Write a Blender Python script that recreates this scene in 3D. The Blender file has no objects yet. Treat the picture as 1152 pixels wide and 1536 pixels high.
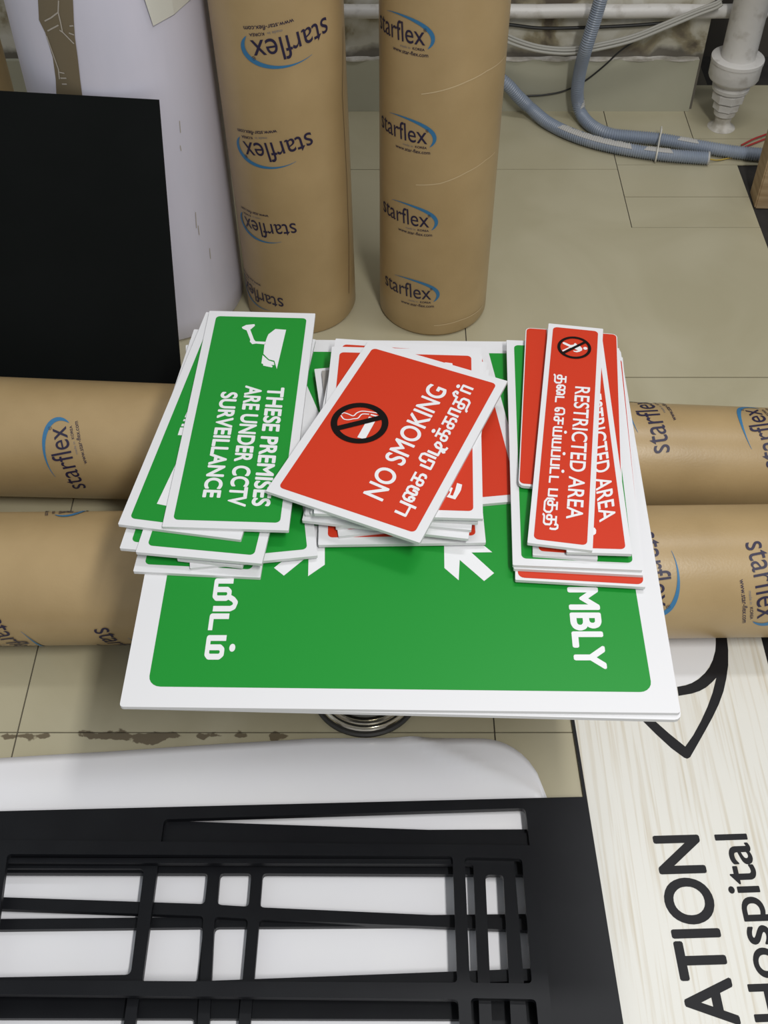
import bpy, bmesh, math, random
from mathutils import Vector, Matrix
random.seed(7)
S = bpy.context.scene
COL = S.collection

# ---------------------------------------------------------------- camera
F = 1700.0                      # focal length in pixels of the 1152x1536 frame
TH = math.radians(49.0)         # downward pitch
H = 1.5                         # camera height
cam = bpy.data.cameras.new('camera')
cam.sensor_fit = 'VERTICAL'; cam.sensor_height = 36.0; cam.lens = 36.0*F/1536.0
cam.clip_start = 0.02
camo = bpy.data.objects.new('camera', cam); COL.objects.link(camo)
camo.location = (0, 0, H); camo.rotation_euler = (math.pi/2-TH, 0, 0)
S.camera = camo

# ---------------------------------------------------------------- light
S.view_settings.view_transform = 'Standard'; S.view_settings.look = 'None'
S.view_settings.gamma = 1.0; S.view_settings.use_curve_mapping = False
S.view_settings.exposure = 0.0
w = bpy.data.worlds.new('world'); S.world = w; w.use_nodes = True
w.node_tree.nodes['Background'].inputs[0].default_value = (0.93, 0.97, 1.0, 1)
w.node_tree.nodes['Background'].inputs[1].default_value = 0.38
def area(name, loc, size, energy, col, aim=None):
    l = bpy.data.lights.new(name, 'AREA'); l.shape = 'RECTANGLE'; l.size, l.size_y = size
    l.energy = energy; l.color = col
    o = bpy.data.objects.new(name, l); COL.objects.link(o); o.location = loc
    if aim: o.rotation_euler = (Vector(aim)-Vector(loc)).to_track_quat('-Z', 'Y').to_euler()
    return o
area('ceiling_tube_light', (0.62, -0.45, 2.70), (0.16, 1.2), 60, (1.0, 0.985, 0.95))
area('far_fill_light', (0.75, 1.60, 2.75), (0.9, 0.2), 15, (0.98, 0.98, 1.0))  # added fill that brightens the far end of the room

# ---------------------------------------------------------------- projection of photo pixels on real planes
cs, sn = math.cos(TH), math.sin(TH)
def ray(u, v):
    X = (u-576)/F; Y = (v-768)/F
    return Vector((X, cs-Y*sn, -(sn+Y*cs)))
def P(u, v, z=0.0):
    d = ray(u, v); t = (H-z)/-d.z
    return Vector((d.x*t, d.y*t))
def PY(u, v, y):                # on the vertical plane at depth y
    d = ray(u, v); t = y/d.y
    return Vector((d.x*t, y, H+d.z*t))

# ---------------------------------------------------------------- materials
def mat(name, col, rough=0.5, metal=0.0, noise=None, bump=None, coat=0.0, spec=0.5):
    """noise=(scale, colour2, lo, hi, stretch)  bump=(scale, strength)"""
    m = bpy.data.materials.new(name); m.use_nodes = True
    nt = m.node_tree; b = nt.nodes['Principled BSDF']
    b.inputs['Base Color'].default_value = (*col, 1); b.inputs['Roughness'].default_value = rough
    b.inputs['Metallic'].default_value = metal; b.inputs['Coat Weight'].default_value = coat
    b.inputs['Specular IOR Level'].default_value = spec
    tc = nt.nodes.new('ShaderNodeTexCoord')
    if noise:
        sc, c2, lo, hi, st = noise
        mp = nt.nodes.new('ShaderNodeMapping'); mp.inputs['Scale'].default_value = st
        nt.links.new(tc.outputs['Object'], mp.inputs[0])
        n = nt.nodes.new('ShaderNodeTexNoise'); n.inputs['Scale'].default_value = sc; n.inputs['Detail'].default_value = 6
        nt.links.new(mp.outputs[0], n.inputs['Vector'])
        r = nt.nodes.new('ShaderNodeValToRGB')
        r.color_ramp.elements[0].position = lo; r.color_ramp.elements[1].position = hi
        r.color_ramp.elements[0].color = (*col, 1); r.color_ramp.elements[1].color = (*c2, 1)
        nt.links.new(n.outputs['Fac'], r.inputs[0]); nt.links.new(r.outputs[0], b.inputs['Base Color'])
    if bump:
        n2 = nt.nodes.new('ShaderNodeTexNoise'); n2.inputs['Scale'].default_value = bump[0]; n2.inputs['Detail'].default_value = 4
        nt.links.new(tc.outputs['Object'], n2.inputs['Vector'])
        bp = nt.nodes.new('ShaderNodeBump'); bp.inputs['Strength'].default_value = bump[1]; bp.inputs['Distance'].default_value = 0.004
        nt.links.new(n2.outputs['Fac'], bp.inputs['Height']); nt.links.new(bp.outputs[0], b.inputs['Normal'])
    return m
ONE = (1, 1, 1)
M = dict(
    white=mat('foam_board_white', (0.71, 0.71, 0.73), 0.5, spec=0.35),
    edge=mat('foam_board_edge', (0.60, 0.60, 0.60), 0.7),
    green=mat('print_green', (0.010, 0.255, 0.028), 0.42, spec=0.3),
    red=mat('print_red', (0.56, 0.036, 0.011), 0.42, spec=0.3),
    ink=mat('print_white', (0.76, 0.76, 0.78), 0.45, spec=0.35),
    black=mat('print_black', (0.006, 0.004, 0.004), 0.45, spec=0.15),
    greyback=mat('shaded_unprinted_back', (0.33, 0.31, 0.29), 0.6),  # blank back, greyed to carry the shadow it lies in
    kraft=mat('kraft_paper', (0.385, 0.270, 0.130), 0.36, noise=(9, (0.45, 0.32, 0.16), 0.3, 0.7, (1, 1, 1)), bump=(260, 0.055)),
    kraft_dark=mat('kraft_paper_dark', (0.16, 0.11, 0.06), 0.6),
    seam=mat('kraft_seam', (0.60, 0.47, 0.28), 0.45),
    logo_ink=mat('logo_dark_ink', (0.018, 0.013, 0.045), 0.5),
    logo_ink_light=mat('logo_pale_ink', (0.20, 0.19, 0.20), 0.5),
    logo_blue=mat('logo_blue_ink', (0.035, 0.17, 0.34), 0.5),
    whiteroll=mat('white_media_roll', (0.66, 0.64, 0.74), 0.5, noise=(3, (0.61, 0.60, 0.70), 0.35, 0.7, (6, 6, 1)), bump=(30, 0.08)),
    tape=mat('brown_packing_tape', (0.17, 0.135, 0.085), 0.35),
    tape_crease=mat('tape_crease', (0.42, 0.38, 0.33), 0.4),
    card=mat('off_white_paper', (0.66, 0.65, 0.58), 0.6),
    blackboard=mat('black_foam_sheet', (0.0022, 0.0032, 0.0030), 0.75, noise=(5, (0.004, 0.005, 0.005), 0.4, 0.8, (1, 1, 1)), spec=0.14),
    blackframe=mat('black_acrylic', (0.0055, 0.006, 0.008), 0.42, noise=(14, (0.008, 0.009, 0.011), 0.4, 0.8, (1, 1, 1)), spec=0.24),
    liner=mat('white_liner_paper', (0.88, 0.88, 0.91), 0.24, noise=(5, (0.85, 0.85, 0.90), 0.3, 0.7, (1, 1, 1)), bump=(18, 0.10)),
    chrome=mat('polished_steel', (0.72, 0.69, 0.60), 0.15, metal=1.0),
    stool_dark=mat('stool_dark_matte', (0.03, 0.028, 0.025), 0.5),
    plaster=None,
    skirt=mat('skirting_tile', (0.40, 0.39, 0.30), 0.4, noise=(4, (0.45, 0.44, 0.34), 0.35, 0.7, (1, 1, 1))),
    grout=mat('dark_grout', (0.09, 0.08, 0.06), 0.9),
    pvc=mat('white_pvc_pipe', (0.62, 0.60, 0.57), 0.4, noise=(28, (0.40, 0.37, 0.33), 0.55, 0.75, (1, 1, 1)), bump=(60, 0.2)),
    mortar=mat('rough_mortar', (0.42, 0.39, 0.33), 0.9, noise=(35, (0.60, 0.57, 0.52), 0.4, 0.6, (1, 1, 1)), bump=(40, 1.0)),
    hose=mat('blue_grey_conduit', (0.23, 0.27, 0.34), 0.38, noise=(14, (0.31, 0.345, 0.40), 0.5, 0.8, (1, 1, 1))),
    hose_paint=mat('paint_splash', (0.46, 0.45, 0.43), 0.6),
    cable_grey=mat('grey_cable', (0.36, 0.35, 0.31), 0.5),
    cable_black=mat('black_cable', (0.02, 0.02, 0.02), 0.45),
    cable_red=mat('red_wire', (0.40, 0.03, 0.03), 0.4),
    cable_yellow=mat('yellow_wire', (0.50, 0.36, 0.08), 0.4),
    tie=mat('nylon_tie', (0.60, 0.58, 0.52), 0.4),
    crate=mat('raw_wood', (0.30, 0.20, 0.10), 0.7, noise=(12, (0.42, 0.30, 0.17), 0.35, 0.65, (1, 1, 8))),
    dark=mat('shade_dark_floor', (0.018, 0.016, 0.014), 0.9, noise=(20, (0.035, 0.03, 0.026), 0.4, 0.7, ONE)),  # floor beyond the tiles, its shade put into the colour
    signblack=mat('sign_black_vinyl', (0.012, 0.012, 0.014), 0.45, spec=0.22),
    wall_shade=mat('niche_wall_shade', (0.06, 0.052, 0.042), 0.9),  # niche wall colour darkened to stand for the shadow inside
)
def tile_mat():
    m = bpy.data.materials.new('beige_vitrified_tile'); m.use_nodes = True
    nt = m.node_tree; b = nt.nodes['Principled BSDF']; b.inputs['Roughness'].default_value = 0.30
    g = nt.nodes.new('ShaderNodeNewGeometry'); N = nt.nodes.new; L = nt.links.new
    n1 = N('ShaderNodeTexNoise'); n1.inputs['Scale'].default_value = 2.6; n1.inputs['Detail'].default_value = 5; n1.inputs['Distortion'].default_value = 1.2
    L(g.outputs['Position'], n1.inputs['Vector'])
    r = N('ShaderNodeValToRGB'); e = r.color_ramp.elements
    e[0].position = 0.36; e[0].color = (0.475, 0.435, 0.305, 1); e[1].position = 0.62; e[1].color = (0.42, 0.38, 0.255, 1)
    L(n1.outputs['Fac'], r.inputs[0])
    # grime / old adhesive along the joint nearest the viewer (y = 0.87)
    sp = N('ShaderNodeSeparateXYZ'); L(g.outputs['Position'], sp.inputs[0])
    n2 = N('ShaderNodeTexNoise'); n2.inputs['Scale'].default_value = 22; n2.inputs['Detail'].default_value = 5
    L(g.outputs['Position'], n2.inputs['Vector'])
    n3 = N('ShaderNodeTexNoise'); n3.inputs['Scale'].default_value = 5; L(g.outputs['Position'], n3.inputs['Vector'])
    a = N('ShaderNodeMath'); a.operation = 'SUBTRACT'; L(sp.outputs['Y'], a.inputs[0]); a.inputs[1].default_value = 0.860
    ab = N('ShaderNodeMath'); ab.operation = 'ABSOLUTE'; L(a.outputs[0], ab.inputs[0])
    mu = N('ShaderNodeMath'); mu.operation = 'MULTIPLY'; L(ab.outputs[0], mu.inputs[0]); mu.inputs[1].default_value = 15.0
    s = N('ShaderNodeMath'); s.operation = 'SUBTRACT'; L(n2.outputs['Fac'], s.inputs[0]); L(mu.outputs[0], s.inputs[1])
    s3 = N('ShaderNodeMath'); s3.operation = 'ADD'; L(s.outputs[0], s3.inputs[0]); L(n3.outputs['Fac'], s3.inputs[1])
    xr = N('ShaderNodeMapRange'); xr.inputs['From Min'].default_value = -0.16; xr.inputs['From Max'].default_value = 0.02
    xr.inputs['To Max'].default_value = 0.5; L(sp.outputs['X'], xr.inputs['Value'])
    s2 = N('ShaderNodeMath'); s2.operation = 'SUBTRACT'; L(s3.outputs[0], s2.inputs[0]); L(xr.outputs[0], s2.inputs[1])
    mr = N('ShaderNodeMapRange'); mr.inputs['From Min'].default_value = 0.90; mr.inputs['From Max'].default_value = 0.93
    L(s2.outputs[0], mr.inputs['Value'])
    mx = N('ShaderNodeMix'); mx.data_type = 'RGBA'; L(mr.outputs[0], mx.inputs['Factor']); L(r.outputs[0], mx.inputs['A'])
    mx.inputs['B'].default_value = (0.15, 0.12, 0.075, 1)
    L(mx.outputs['Result'], b.inputs['Base Color'])
    return m
M['tile'] = tile_mat()
def plaster_mat():
    m = bpy.data.materials.new('peeling_plaster'); m.use_nodes = True
    nt = m.node_tree; b = nt.nodes['Principled BSDF']; b.inputs['Roughness'].default_value = 0.85
    g = nt.nodes.new('ShaderNodeNewGeometry'); N = nt.nodes.new; L = nt.links.new
    n1 = N('ShaderNodeTexNoise'); n1.inputs['Scale'].default_value = 9; n1.inputs['Detail'].default_value = 8; n1.inputs['Distortion'].default_value = 0.6
    L(g.outputs['Position'], n1.inputs['Vector'])
    r = N('ShaderNodeValToRGB'); el = r.color_ramp.elements
    el[0].position = 0.36; el[0].color = (0.13, 0.105, 0.075, 1)
    el[1].position = 0.60; el[1].color = (0.62, 0.60, 0.53, 1)
    x = el.new(0.44); x.color = (0.30, 0.26, 0.17, 1)
    x = el.new(0.50); x.color = (0.50, 0.47, 0.38, 1)
    L(n1.outputs['Fac'], r.inputs[0])
    sp = N('ShaderNodeSeparateXYZ'); L(g.outputs['Position'], sp.inputs[0])
    n2 = N('ShaderNodeTexNoise'); n2.inputs['Scale'].default_value = 14; n2.inputs['Detail'].default_value = 5
    L(g.outputs['Position'], n2.inputs['Vector'])
    ma = N('ShaderNodeMath'); ma.operation = 'MULTIPLY_ADD'; L(n2.outputs['Fac'], ma.inputs[0]); ma.inputs[1].default_value = -0.07; L(sp.outputs['Z'], ma.inputs[2])
    mr = N('ShaderNodeMapRange'); mr.inputs['From Min'].default_value = 0.128; mr.inputs['From Max'].default_value = 0.112; L(ma.outputs[0], mr.inputs['Value'])
    mx = N('ShaderNodeMix'); mx.data_type = 'RGBA'; L(mr.outputs[0], mx.inputs['Factor']); L(r.outputs[0], mx.inputs['A'])
    mx.inputs['B'].default_value = (0.15, 0.135, 0.11, 1)
    L(mx.outputs['Result'], b.inputs['Base Color'])
    bp = N('ShaderNodeBump'); bp.inputs['Strength'].default_value = 0.7; bp.inputs['Distance'].default_value = 0.01
    L(n1.outputs['Fac'], bp.inputs['Height']); L(bp.outputs[0], b.inputs['Normal'])
    return m
M['plaster'] = plaster_mat()
def wood_mat():
    m = bpy.data.materials.new('pale_woodgrain_laminate'); m.use_nodes = True
    nt = m.node_tree; b = nt.nodes['Principled BSDF']; b.inputs['Roughness'].default_value = 0.38
    g = nt.nodes.new('ShaderNodeNewGeometry'); N = nt.nodes.new; L = nt.links.new
    mp = N('ShaderNodeMapping'); mp.inputs['Scale'].default_value = (95, 2.2, 1); mp.inputs['Rotation'].default_value = (0, 0, math.radians(-3))
    L(g.outputs['Position'], mp.inputs[0])
    n = N('ShaderNodeTexNoise'); n.inputs['Scale'].default_value = 1.6; n.inputs['Detail'].default_value = 7; n.inputs['Distortion'].default_value = 0.4
    L(mp.outputs[0], n.inputs['Vector'])
    r = N('ShaderNodeValToRGB'); el = r.color_ramp.elements
    el[0].position = 0.28; el[0].color = (0.60, 0.55, 0.45, 1); el[1].position = 0.50; el[1].color = (0.73, 0.72, 0.67, 1)
    L(n.outputs['Fac'], r.inputs[0]); L(r.outputs[0], b.inputs['Base Color'])
    return m
M['wood'] = wood_mat()

# ---------------------------------------------------------------- mesh helpers
def tag(o, label=None, cat=None, group=None, kind=None):
    if label: o['label'] = label
    if cat: o['category'] = cat
    if group: o['group'] = group
    if kind: o['kind'] = kind
    return o
def link(name, verts, faces, mats, parent=None, smooth=False, fmat=None, sharp=None):
    vs = [Vector(v) for v in verts]
    x0, x1 = min(v.x for v in vs), max(v.x for v in vs); y0, y1 = min(v.y for v in vs), max(v.y for v in vs); z0 = min(v.z for v in vs)
    org = Vector(((x0+x1)/2, (y0+y1)/2, z0))
    me = bpy.data.meshes.new(name); me.from_pydata([v-org for v in vs], [], faces)
    for m in (mats if isinstance(mats, (list, tuple)) else [mats]): me.materials.append(m)
    if fmat:
        for p, k in zip(me.polygons, fmat): p.material_index = k
    if smooth:
        for p in me.polygons: p.use_smooth = True
        if sharp is not None:
            me.set_sharp_from_angle(angle=math.radians(sharp))
    me.update()
    o = bpy.data.objects.new(name, me); COL.objects.link(o)
    if parent is not None:
        o.parent = parent; o.location = org - Vector(world_loc(parent))
    else: o.location = org
    return o
def world_loc(o):
    l = Vector(o.location)
    while o.parent: o = o.parent; l += Vector(o.location)
    return l
def empty(name, loc):
    o = bpy.data.objects.new(name, None); COL.objects.link(o); o.location = loc; o.empty_display_size = 0.05; return o
def rrect(x0, y0, x1, y1, r, n=5):
    out = []
    for cx, cy, a0 in ((x1-r, y1-r, 0), (x0+r, y1-r, 90), (x0+r, y0+r, 180), (x1-r, y0+r, 270)):
        for i in range(n+1):
            a = math.radians(a0+90*i/n); out.append((cx+r*math.cos(a), cy+r*math.sin(a)))
    return out
def prism(name, poly, z0, z1, mats, parent=None):
    """poly = list of xy (ccw); top face material 0, sides 1 (if two are given)"""
    n = len(poly)
    if sum(poly[i-1][0]*poly[i][1]-poly[i][0]*poly[i-1][1] for i in range(n)) < 0: poly = poly[::-1]
    v = [(p[0], p[1], z0) for p in poly]+[(p[0], p[1], z1) for p in poly]
    f = [tuple(range(n, 2*n)), tuple(range(n-1, -1, -1))]+[(i, (i+1) % n, n+(i+1) % n, n+i) for i in range(n)]
    fm = [0, 0]+[1]*n if isinstance(mats, (list, tuple)) and len(mats) > 1 else None
    return link(name, v, f, mats, parent, fmat=fm)
def curve_fill(outer, holes, thick, zmid):
    """2D outline with holes -> verts, faces of a slab"""
    cu = bpy.data.curves.new('tmp', 'CURVE'); cu.dimensions = '2D'; cu.fill_mode = 'BOTH'; cu.extrude = thick/2
    for pl in [outer]+holes:
        sp = cu.splines.new('POLY'); sp.points.add(len(pl)-1); sp.use_cyclic_u = True
        for i, p in enumerate(pl): sp.points[i].co = (p[0], p[1], 0, 1)
    o = bpy.data.objects.new('tmp', cu); COL.objects.link(o)
    dg = bpy.context.evaluated_depsgraph_get(); me = bpy.data.meshes.new_from_object(o.evaluated_get(dg))
    v = [(a.co.x, a.co.y, a.co.z+zmid) for a in me.vertices]; f = [tuple(p.vertices) for p in me.polygons]
    bpy.data.objects.remove(o); bpy.data.curves.remove(cu); bpy.data.meshes.remove(me)
    return v, f
def flat_fill(outer, holes=()):
    cu = bpy.data.curves.new('tmp', 'CURVE'); cu.dimensions = '2D'; cu.fill_mode = 'BOTH'
    for pl in [outer]+list(holes):
        sp = cu.splines.new('POLY'); sp.points.add(len(pl)-1); sp.use_cyclic_u = True
        for i, p in enumerate(pl): sp.points[i].co = (p[0], p[1], 0, 1)
    o = bpy.data.objects.new('tmp', cu); COL.objects.link(o)
    dg = bpy.context.evaluated_depsgraph_get(); me = bpy.data.meshes.new_from_object(o.evaluated_get(dg))
    v = [(a.co.x, a.co.y) for a in me.vertices]; f = [tuple(p.vertices) for p in me.polygons]
    bpy.data.objects.remove(o); bpy.data.curves.remove(cu); bpy.data.meshes.remove(me)
    return v, f
def orient_up(v, f):
    out = []
    for p in f:
        a = sum(v[p[i-1]][0]*v[p[i]][1]-v[p[i]][0]*v[p[i-1]][1] for i in range(len(p)))
        out.append(p if a > 0 else p[::-1])
    return out
_tc = {}
def raw_text(s, bold=0.0):
    k = (s, bold)
    if k in _tc: return _tc[k]
    cu = bpy.data.curves.new('tmp', 'FONT'); cu.body = s; cu.size = 1; cu.offset = bold; cu.resolution_u = 7
    o = bpy.data.objects.new('tmp', cu); COL.objects.link(o)
    dg = bpy.context.evaluated_depsgraph_get(); me = bpy.data.meshes.new_from_object(o.evaluated_get(dg))
    v = [(a.co.x, a.co.y) for a in me.vertices]; f = [tuple(p.vertices) for p in me.polygons]
    bpy.data.objects.remove(o); bpy.data.curves.remove(cu); bpy.data.meshes.remove(me)
    f = orient_up(v, f); _tc[k] = (v, f); return v, f
def bbox(v):
    return min(p[0] for p in v), max(p[0] for p in v), min(p[1] for p in v), max(p[1] for p in v)
def z3(p): return p[2] if len(p) > 2 else 0.0
LAY = 8e-6                                         # overlapping strokes of one letter sit on hair-thin layers
def merge(parts, stack=False):
    V, Fc = [], []
    for n, (v, f) in enumerate(parts):
        k = len(V); V += [(p[0], p[1], z3(p)+(n*LAY if stack else 0)) for p in v]; Fc += [tuple(i+k for i in p) for p in f]
    return V, Fc
def rectm(x0, y0, x1, y1): return [(x0, y0), (x1, y0), (x1, y1), (x0, y1)], [(0, 1, 2, 3)]
def stroke(pts, wd, close=False):
    """flat ribbon through 2D points"""
    n = len(pts); v = []; f = []
    wds = wd if isinstance(wd, (list, tuple)) else [wd]*n
    for i, p in enumerate(pts):
        a = pts[i-1] if (i > 0 or close) else p; b = pts[(i+1) % n] if (i < n-1 or close) else p
        d = Vector((b[0]-a[0], b[1]-a[1])); d = d.normalized() if d.length else Vector((1, 0)); q = Vector((-d.y, d.x))*wds[i]/2
        v += [(p[0]-q.x, p[1]-q.y), (p[0]+q.x, p[1]+q.y)]
    for i in range(n if close else n-1):
        j = (i+1) % n; f.append((2*i, 2*j, 2*j+1, 2*i+1))
    return v, orient_up(v, f)
def disc(cx, cy, r, n=20):
    return [(cx+r*math.cos(2*math.pi*i/n), cy+r*math.sin(2*math.pi*i/n)) for i in range(n)], [tuple(range(n))]
def dot(x, y=1.40, r=0.17): return ('D', x, y, r)
PA = [[(0, 1), (0, 0), (.62, 0), (.62, 1)]]
DA = [[(0, 1), (0, 0), (.62, 0)]]
SA = [[(.05, 1), (.85, 1)], [(.4, 1), (.4, .12), (.32, 0), (.1, 0), (0, .12), (0, .38), (.1, .5), (.85, .5)]]
KA = [[(.05, 1), (.85, 1)], [(.4, 1), (.4, .12), (.32, 0), (.1, 0), (0, .12), (0, .38), (.1, .5), (.74, .5), (.85, .38), (.85, .1), (.75, 0), (.62, 0)]]
TA = [[(.05, 1), (.85, 1)], [(.4, 1), (.4, .12), (.32, 0), (.1, 0), (0, .12), (0, .38), (.1, .5), (.74, .5), (.88, .36), (.88, -.1), (.72, -.3), (.12, -.3), (-.04, -.38), (-.08, -.5)]]
YA = [[(0, 1), (0, .12), (.1, 0), (.95, 0), (.95, 1)], [(.40, 1), (.40, 0)]]
MA = [[(0, 1), (0, 0), (.70, 0), (.80, .12), (.80, .70), (.70, .84), (.50, .84), (.40, .70), (.40, 0)]]
AA = [[(0, 0), (0, 1), (.45, 1), (.45, 0)]]
GL = dict(                                         # Tamil letters drawn as strokes, letter height 1
    pa=PA, da=DA, sa=SA, ka=KA, ta=TA, ya=YA, ma=MA, aa=AA,
    p=PA+[dot(.3)], d=DA+[dot(.3)], k=KA+[dot(.42)], y=YA+[dot(.5)], m=MA+[dot(.42)], r=AA+[dot(.22)],
    pu=[[(0, 1), (0, 0), (.8, 0)], [(.8, 1), (.8, -.5)]],
    ku=KA[:1]+[[(.4, 1), (.4, .12), (.32, 0), (.1, 0), (0, .12), (0, .38), (.1, .5), (.85, .5), (1.08, .3), (1.08, -.1), (.9, -.36), (.1, -.36), (-.22, -.1), (-.22, .5), (-.1, .72)]],
    pi=PA[:0]+[[(0, 1), (0, 0), (.58, 0), (.58, .62)], [(.34, .62), (.34, 1.12), (.46, 1.32), (.80, 1.32), (.92, 1.12), (.92, 0)]],
    di=[[(0, 1), (0, 0), (.55, 0)], [(.85, -.45), (.62, -.38), (.55, -.1), (.55, .45), (.70, .68), (.92, .60), (.95, .36), (.78, .12), (.50, 0), (.36, -.30), (.46, -.45)]],
    mi=MA+[[(.74, .84), (.86, 1.12), (1.0, 1.28), (1.2, 1.20), (1.28, 1.0), (1.28, 0)]],
    ti=TA+[[(1.22, .38), (1.28, .6), (1.28, 1.0), (1.16, 1.22), (.92, 1.22), (.80, 1.02), (.92, .86)]],
    tii=TA+[[(.78, 1), (.82, 1.3), (1.0, 1.48), (1.2, 1.36), (1.18, 1.14), (1.0, 1.12)]],
    ai=[[(.10, .02), (.30, .02), (.34, .30), (.22, .46), (.06, .40), (0, .22), (.10, .02)], [(0, .22), (0, .74), (.14, .96), (.40, .96), (.54, .76), (.54, .18), (.64, .02), (.78, .06), (.84, .26), (.84, .5)],
        [(.54, .70), (.66, .95), (.90, .96), (1.06, .76), (1.06, .14), (.98, 0)]],
    e=[[(.10, .02), (.30, .02), (.36, .28), (.24, .46), (.06, .40), (0, .22), (.10, .02)], [(0, .22), (0, .86), (.14, 1.08), (.56, 1.10), (.70, .90), (.70, 0)]])
def tamil(toks, st):
    """toks = glyph keys; unit mesh like text2d"""
    parts = []; x = 0.0
    for t in toks:
        if t == ' ': x += 0.35; continue
        g = GL[t]; xs_ = [p[0] for l in g if l[0] != 'D' for p in l]; a, b = min(xs_), max(xs_)
        if t in ('ta', 'ti', 'tii'): a = 0.0
        for l in g:
            if l[0] == 'D': parts.append(disc(l[1]-a+x, l[2], l[3], 16)); continue
            q = [(p[0]-a+x, p[1]) for p in l]
            for u, w2 in zip(q, q[1:]): parts.append(stroke([u, w2], st))
            for k, u in enumerate(q[1:-1]):
                parts.append(disc(u[0], u[1], st/2, 10))
        x += b-a+st+0.09
    V, Fc = merge(parts); b = bbox(V); per = {}
    # hair-thin layering per piece
    out = []; n = 0
    for v, f in parts: out += [(0, 0, (n % 61)*3e-6)]*len(v); n += 1
    return [((p[0]-b[0])/(b[1]-b[0]), p[1], o[2]) for p, o in zip(V, out)], Fc
def text2d(s, ref='H', bold=0.0):
    """unit text: x 0..1 over its own width, baseline y=0, ref glyph height 1"""
    if isinstance(s, list): return tamil(s, bold)
    rv, _ = raw_text(ref); rh = bbox(rv)[3]; v, f = raw_text(s)
    if bold > 0:
        sh = [(0, 0)]+[(bold*math.cos(a), bold*math.sin(a)) for a in [math.radians(g) for g in range(0, 360, 45)]]
        V, Fc = merge([([(p[0]+dx, p[1]+dy) for p in v], f) for dx, dy in sh], True)
    else: V, Fc = v, f
    b = bbox(V)
    return [((p[0]-b[0])/(b[1]-b[0]), p[1]/rh, z3(p)) for p in V], Fc
def on_plane(name, m2, o, ex, ey, z, mt, parent, lift=0.0004):
    """map unit mesh (x,y) -> o + x*ex + y*ey at height z"""
    v, f = m2; V = [(o[0]+p[0]*ex[0]+p[1]*ey[0], o[1]+p[0]*ex[1]+p[1]*ey[1], z+lift+z3(p)) for p in v]
    return link(name, V, orient_up([(a[0], a[1]) for a in V], f), mt, parent)
def words(s, z, sb, eb, st, mt, parent, ref='H', bold=0.0, name='lettering', lift=0.0004):
    o = P(*sb, z); e = P(*eb, z); t = P(*st, z)
    return on_plane(name, text2d(s, ref, bold), o, e-o, t-o, z, mt, parent, lift)
def px_poly(name, pts, z, mt, parent, holes=(), lift=0.0004):
    v, f = flat_fill([tuple(P(*p, z)) for p in pts], [[tuple(P(*p, z)) for p in h] for h in holes])
    return link(name, [(a[0], a[1], z+lift) for a in v], orient_up(v, f), mt, parent)
def crop(x0, y0, s):
    return lambda cx, cy: (x0+s*cx, y0+s*cy)
def sweep(path, r, n=12, closed_ends=True, rad=None):
    """tube along 3D points; rad optional list of radii"""
    V, Fc = [], []; m = len(path); up = Vector((0, 0, 1)); prev = None
    for i, p in enumerate(path):
        a = path[max(i-1, 0)]; b = path[min(i+1, m-1)]; d = (Vector(b)-Vector(a)).normalized()
        if prev is None: prev = d.orthogonal().normalized()
        e1 = (prev-d*prev.dot(d)).normalized(); prev = e1; e2 = d.cross(e1)
        rr = rad[i] if rad else r
        for k in range(n):
            t = 2*math.pi*k/n; V.append(Vector(p)+(e1*math.cos(t)+e2*math.sin(t))*rr)
    for i in range(m-1):
        for k in range(n):
            Fc.append((i*n+k, i*n+(k+1) % n, (i+1)*n+(k+1) % n, (i+1)*n+k))
    if closed_ends: Fc += [tuple(range(n-1, -1, -1)), tuple(range((m-1)*n, m*n))]
    return V, Fc
def smooth_path(pts, step=0.01):
    """Catmull-Rom, resampled at a fixed step"""
    pts = [Vector(p) for p in pts]; q = [2*pts[0]-pts[1]]+pts+[2*pts[-1]-pts[-2]]; out = []
    for i in range(1, len(q)-2):
        for k in range(40):
            t = k/40; a, b, c, d = q[i-1:i+3]
            out.append(0.5*((2*b)+(c-a)*t+(2*a-5*b+4*c-d)*t*t+(3*b-a-3*c+d)*t**3))
    out.append(pts[-1]); res = [out[0]]; acc = 0
    for a, b in zip(out, out[1:]):
        L = (b-a).length
        while acc+L >= step and L > 0:
            k = (step-acc)/L; a = a.lerp(b, k); res.append(a.copy()); L = (b-a).length; acc = 0
        acc += L
    return res
def lathe(prof, c, n=64):
    V, Fc = [], []
    for r, z in prof:
        for k in range(n):
            a = 2*math.pi*k/n; V.append((c[0]+r*math.cos(a), c[1]+r*math.sin(a), c[2]+z))
    for i in range(len(prof)-1):
        for k in range(n): Fc.append((i*n+k, i*n+(k+1) % n, (i+1)*n+(k+1) % n, (i+1)*n+k))
    Fc += [tuple(range(n-1, -1, -1)), tuple(range((len(prof)-1)*n, len(prof)*n))]
    return V, Fc
def box(x0, y0, z0, x1, y1, z1):
    v = [(x, y, z) for z in (z0, z1) for y in (y0, y1) for x in (x0, x1)]
    return v, [(0, 2, 3, 1), (4, 5, 7, 6), (0, 1, 5, 4), (2, 6, 7, 3), (0, 4, 6, 2), (1, 3, 7, 5)]

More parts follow.
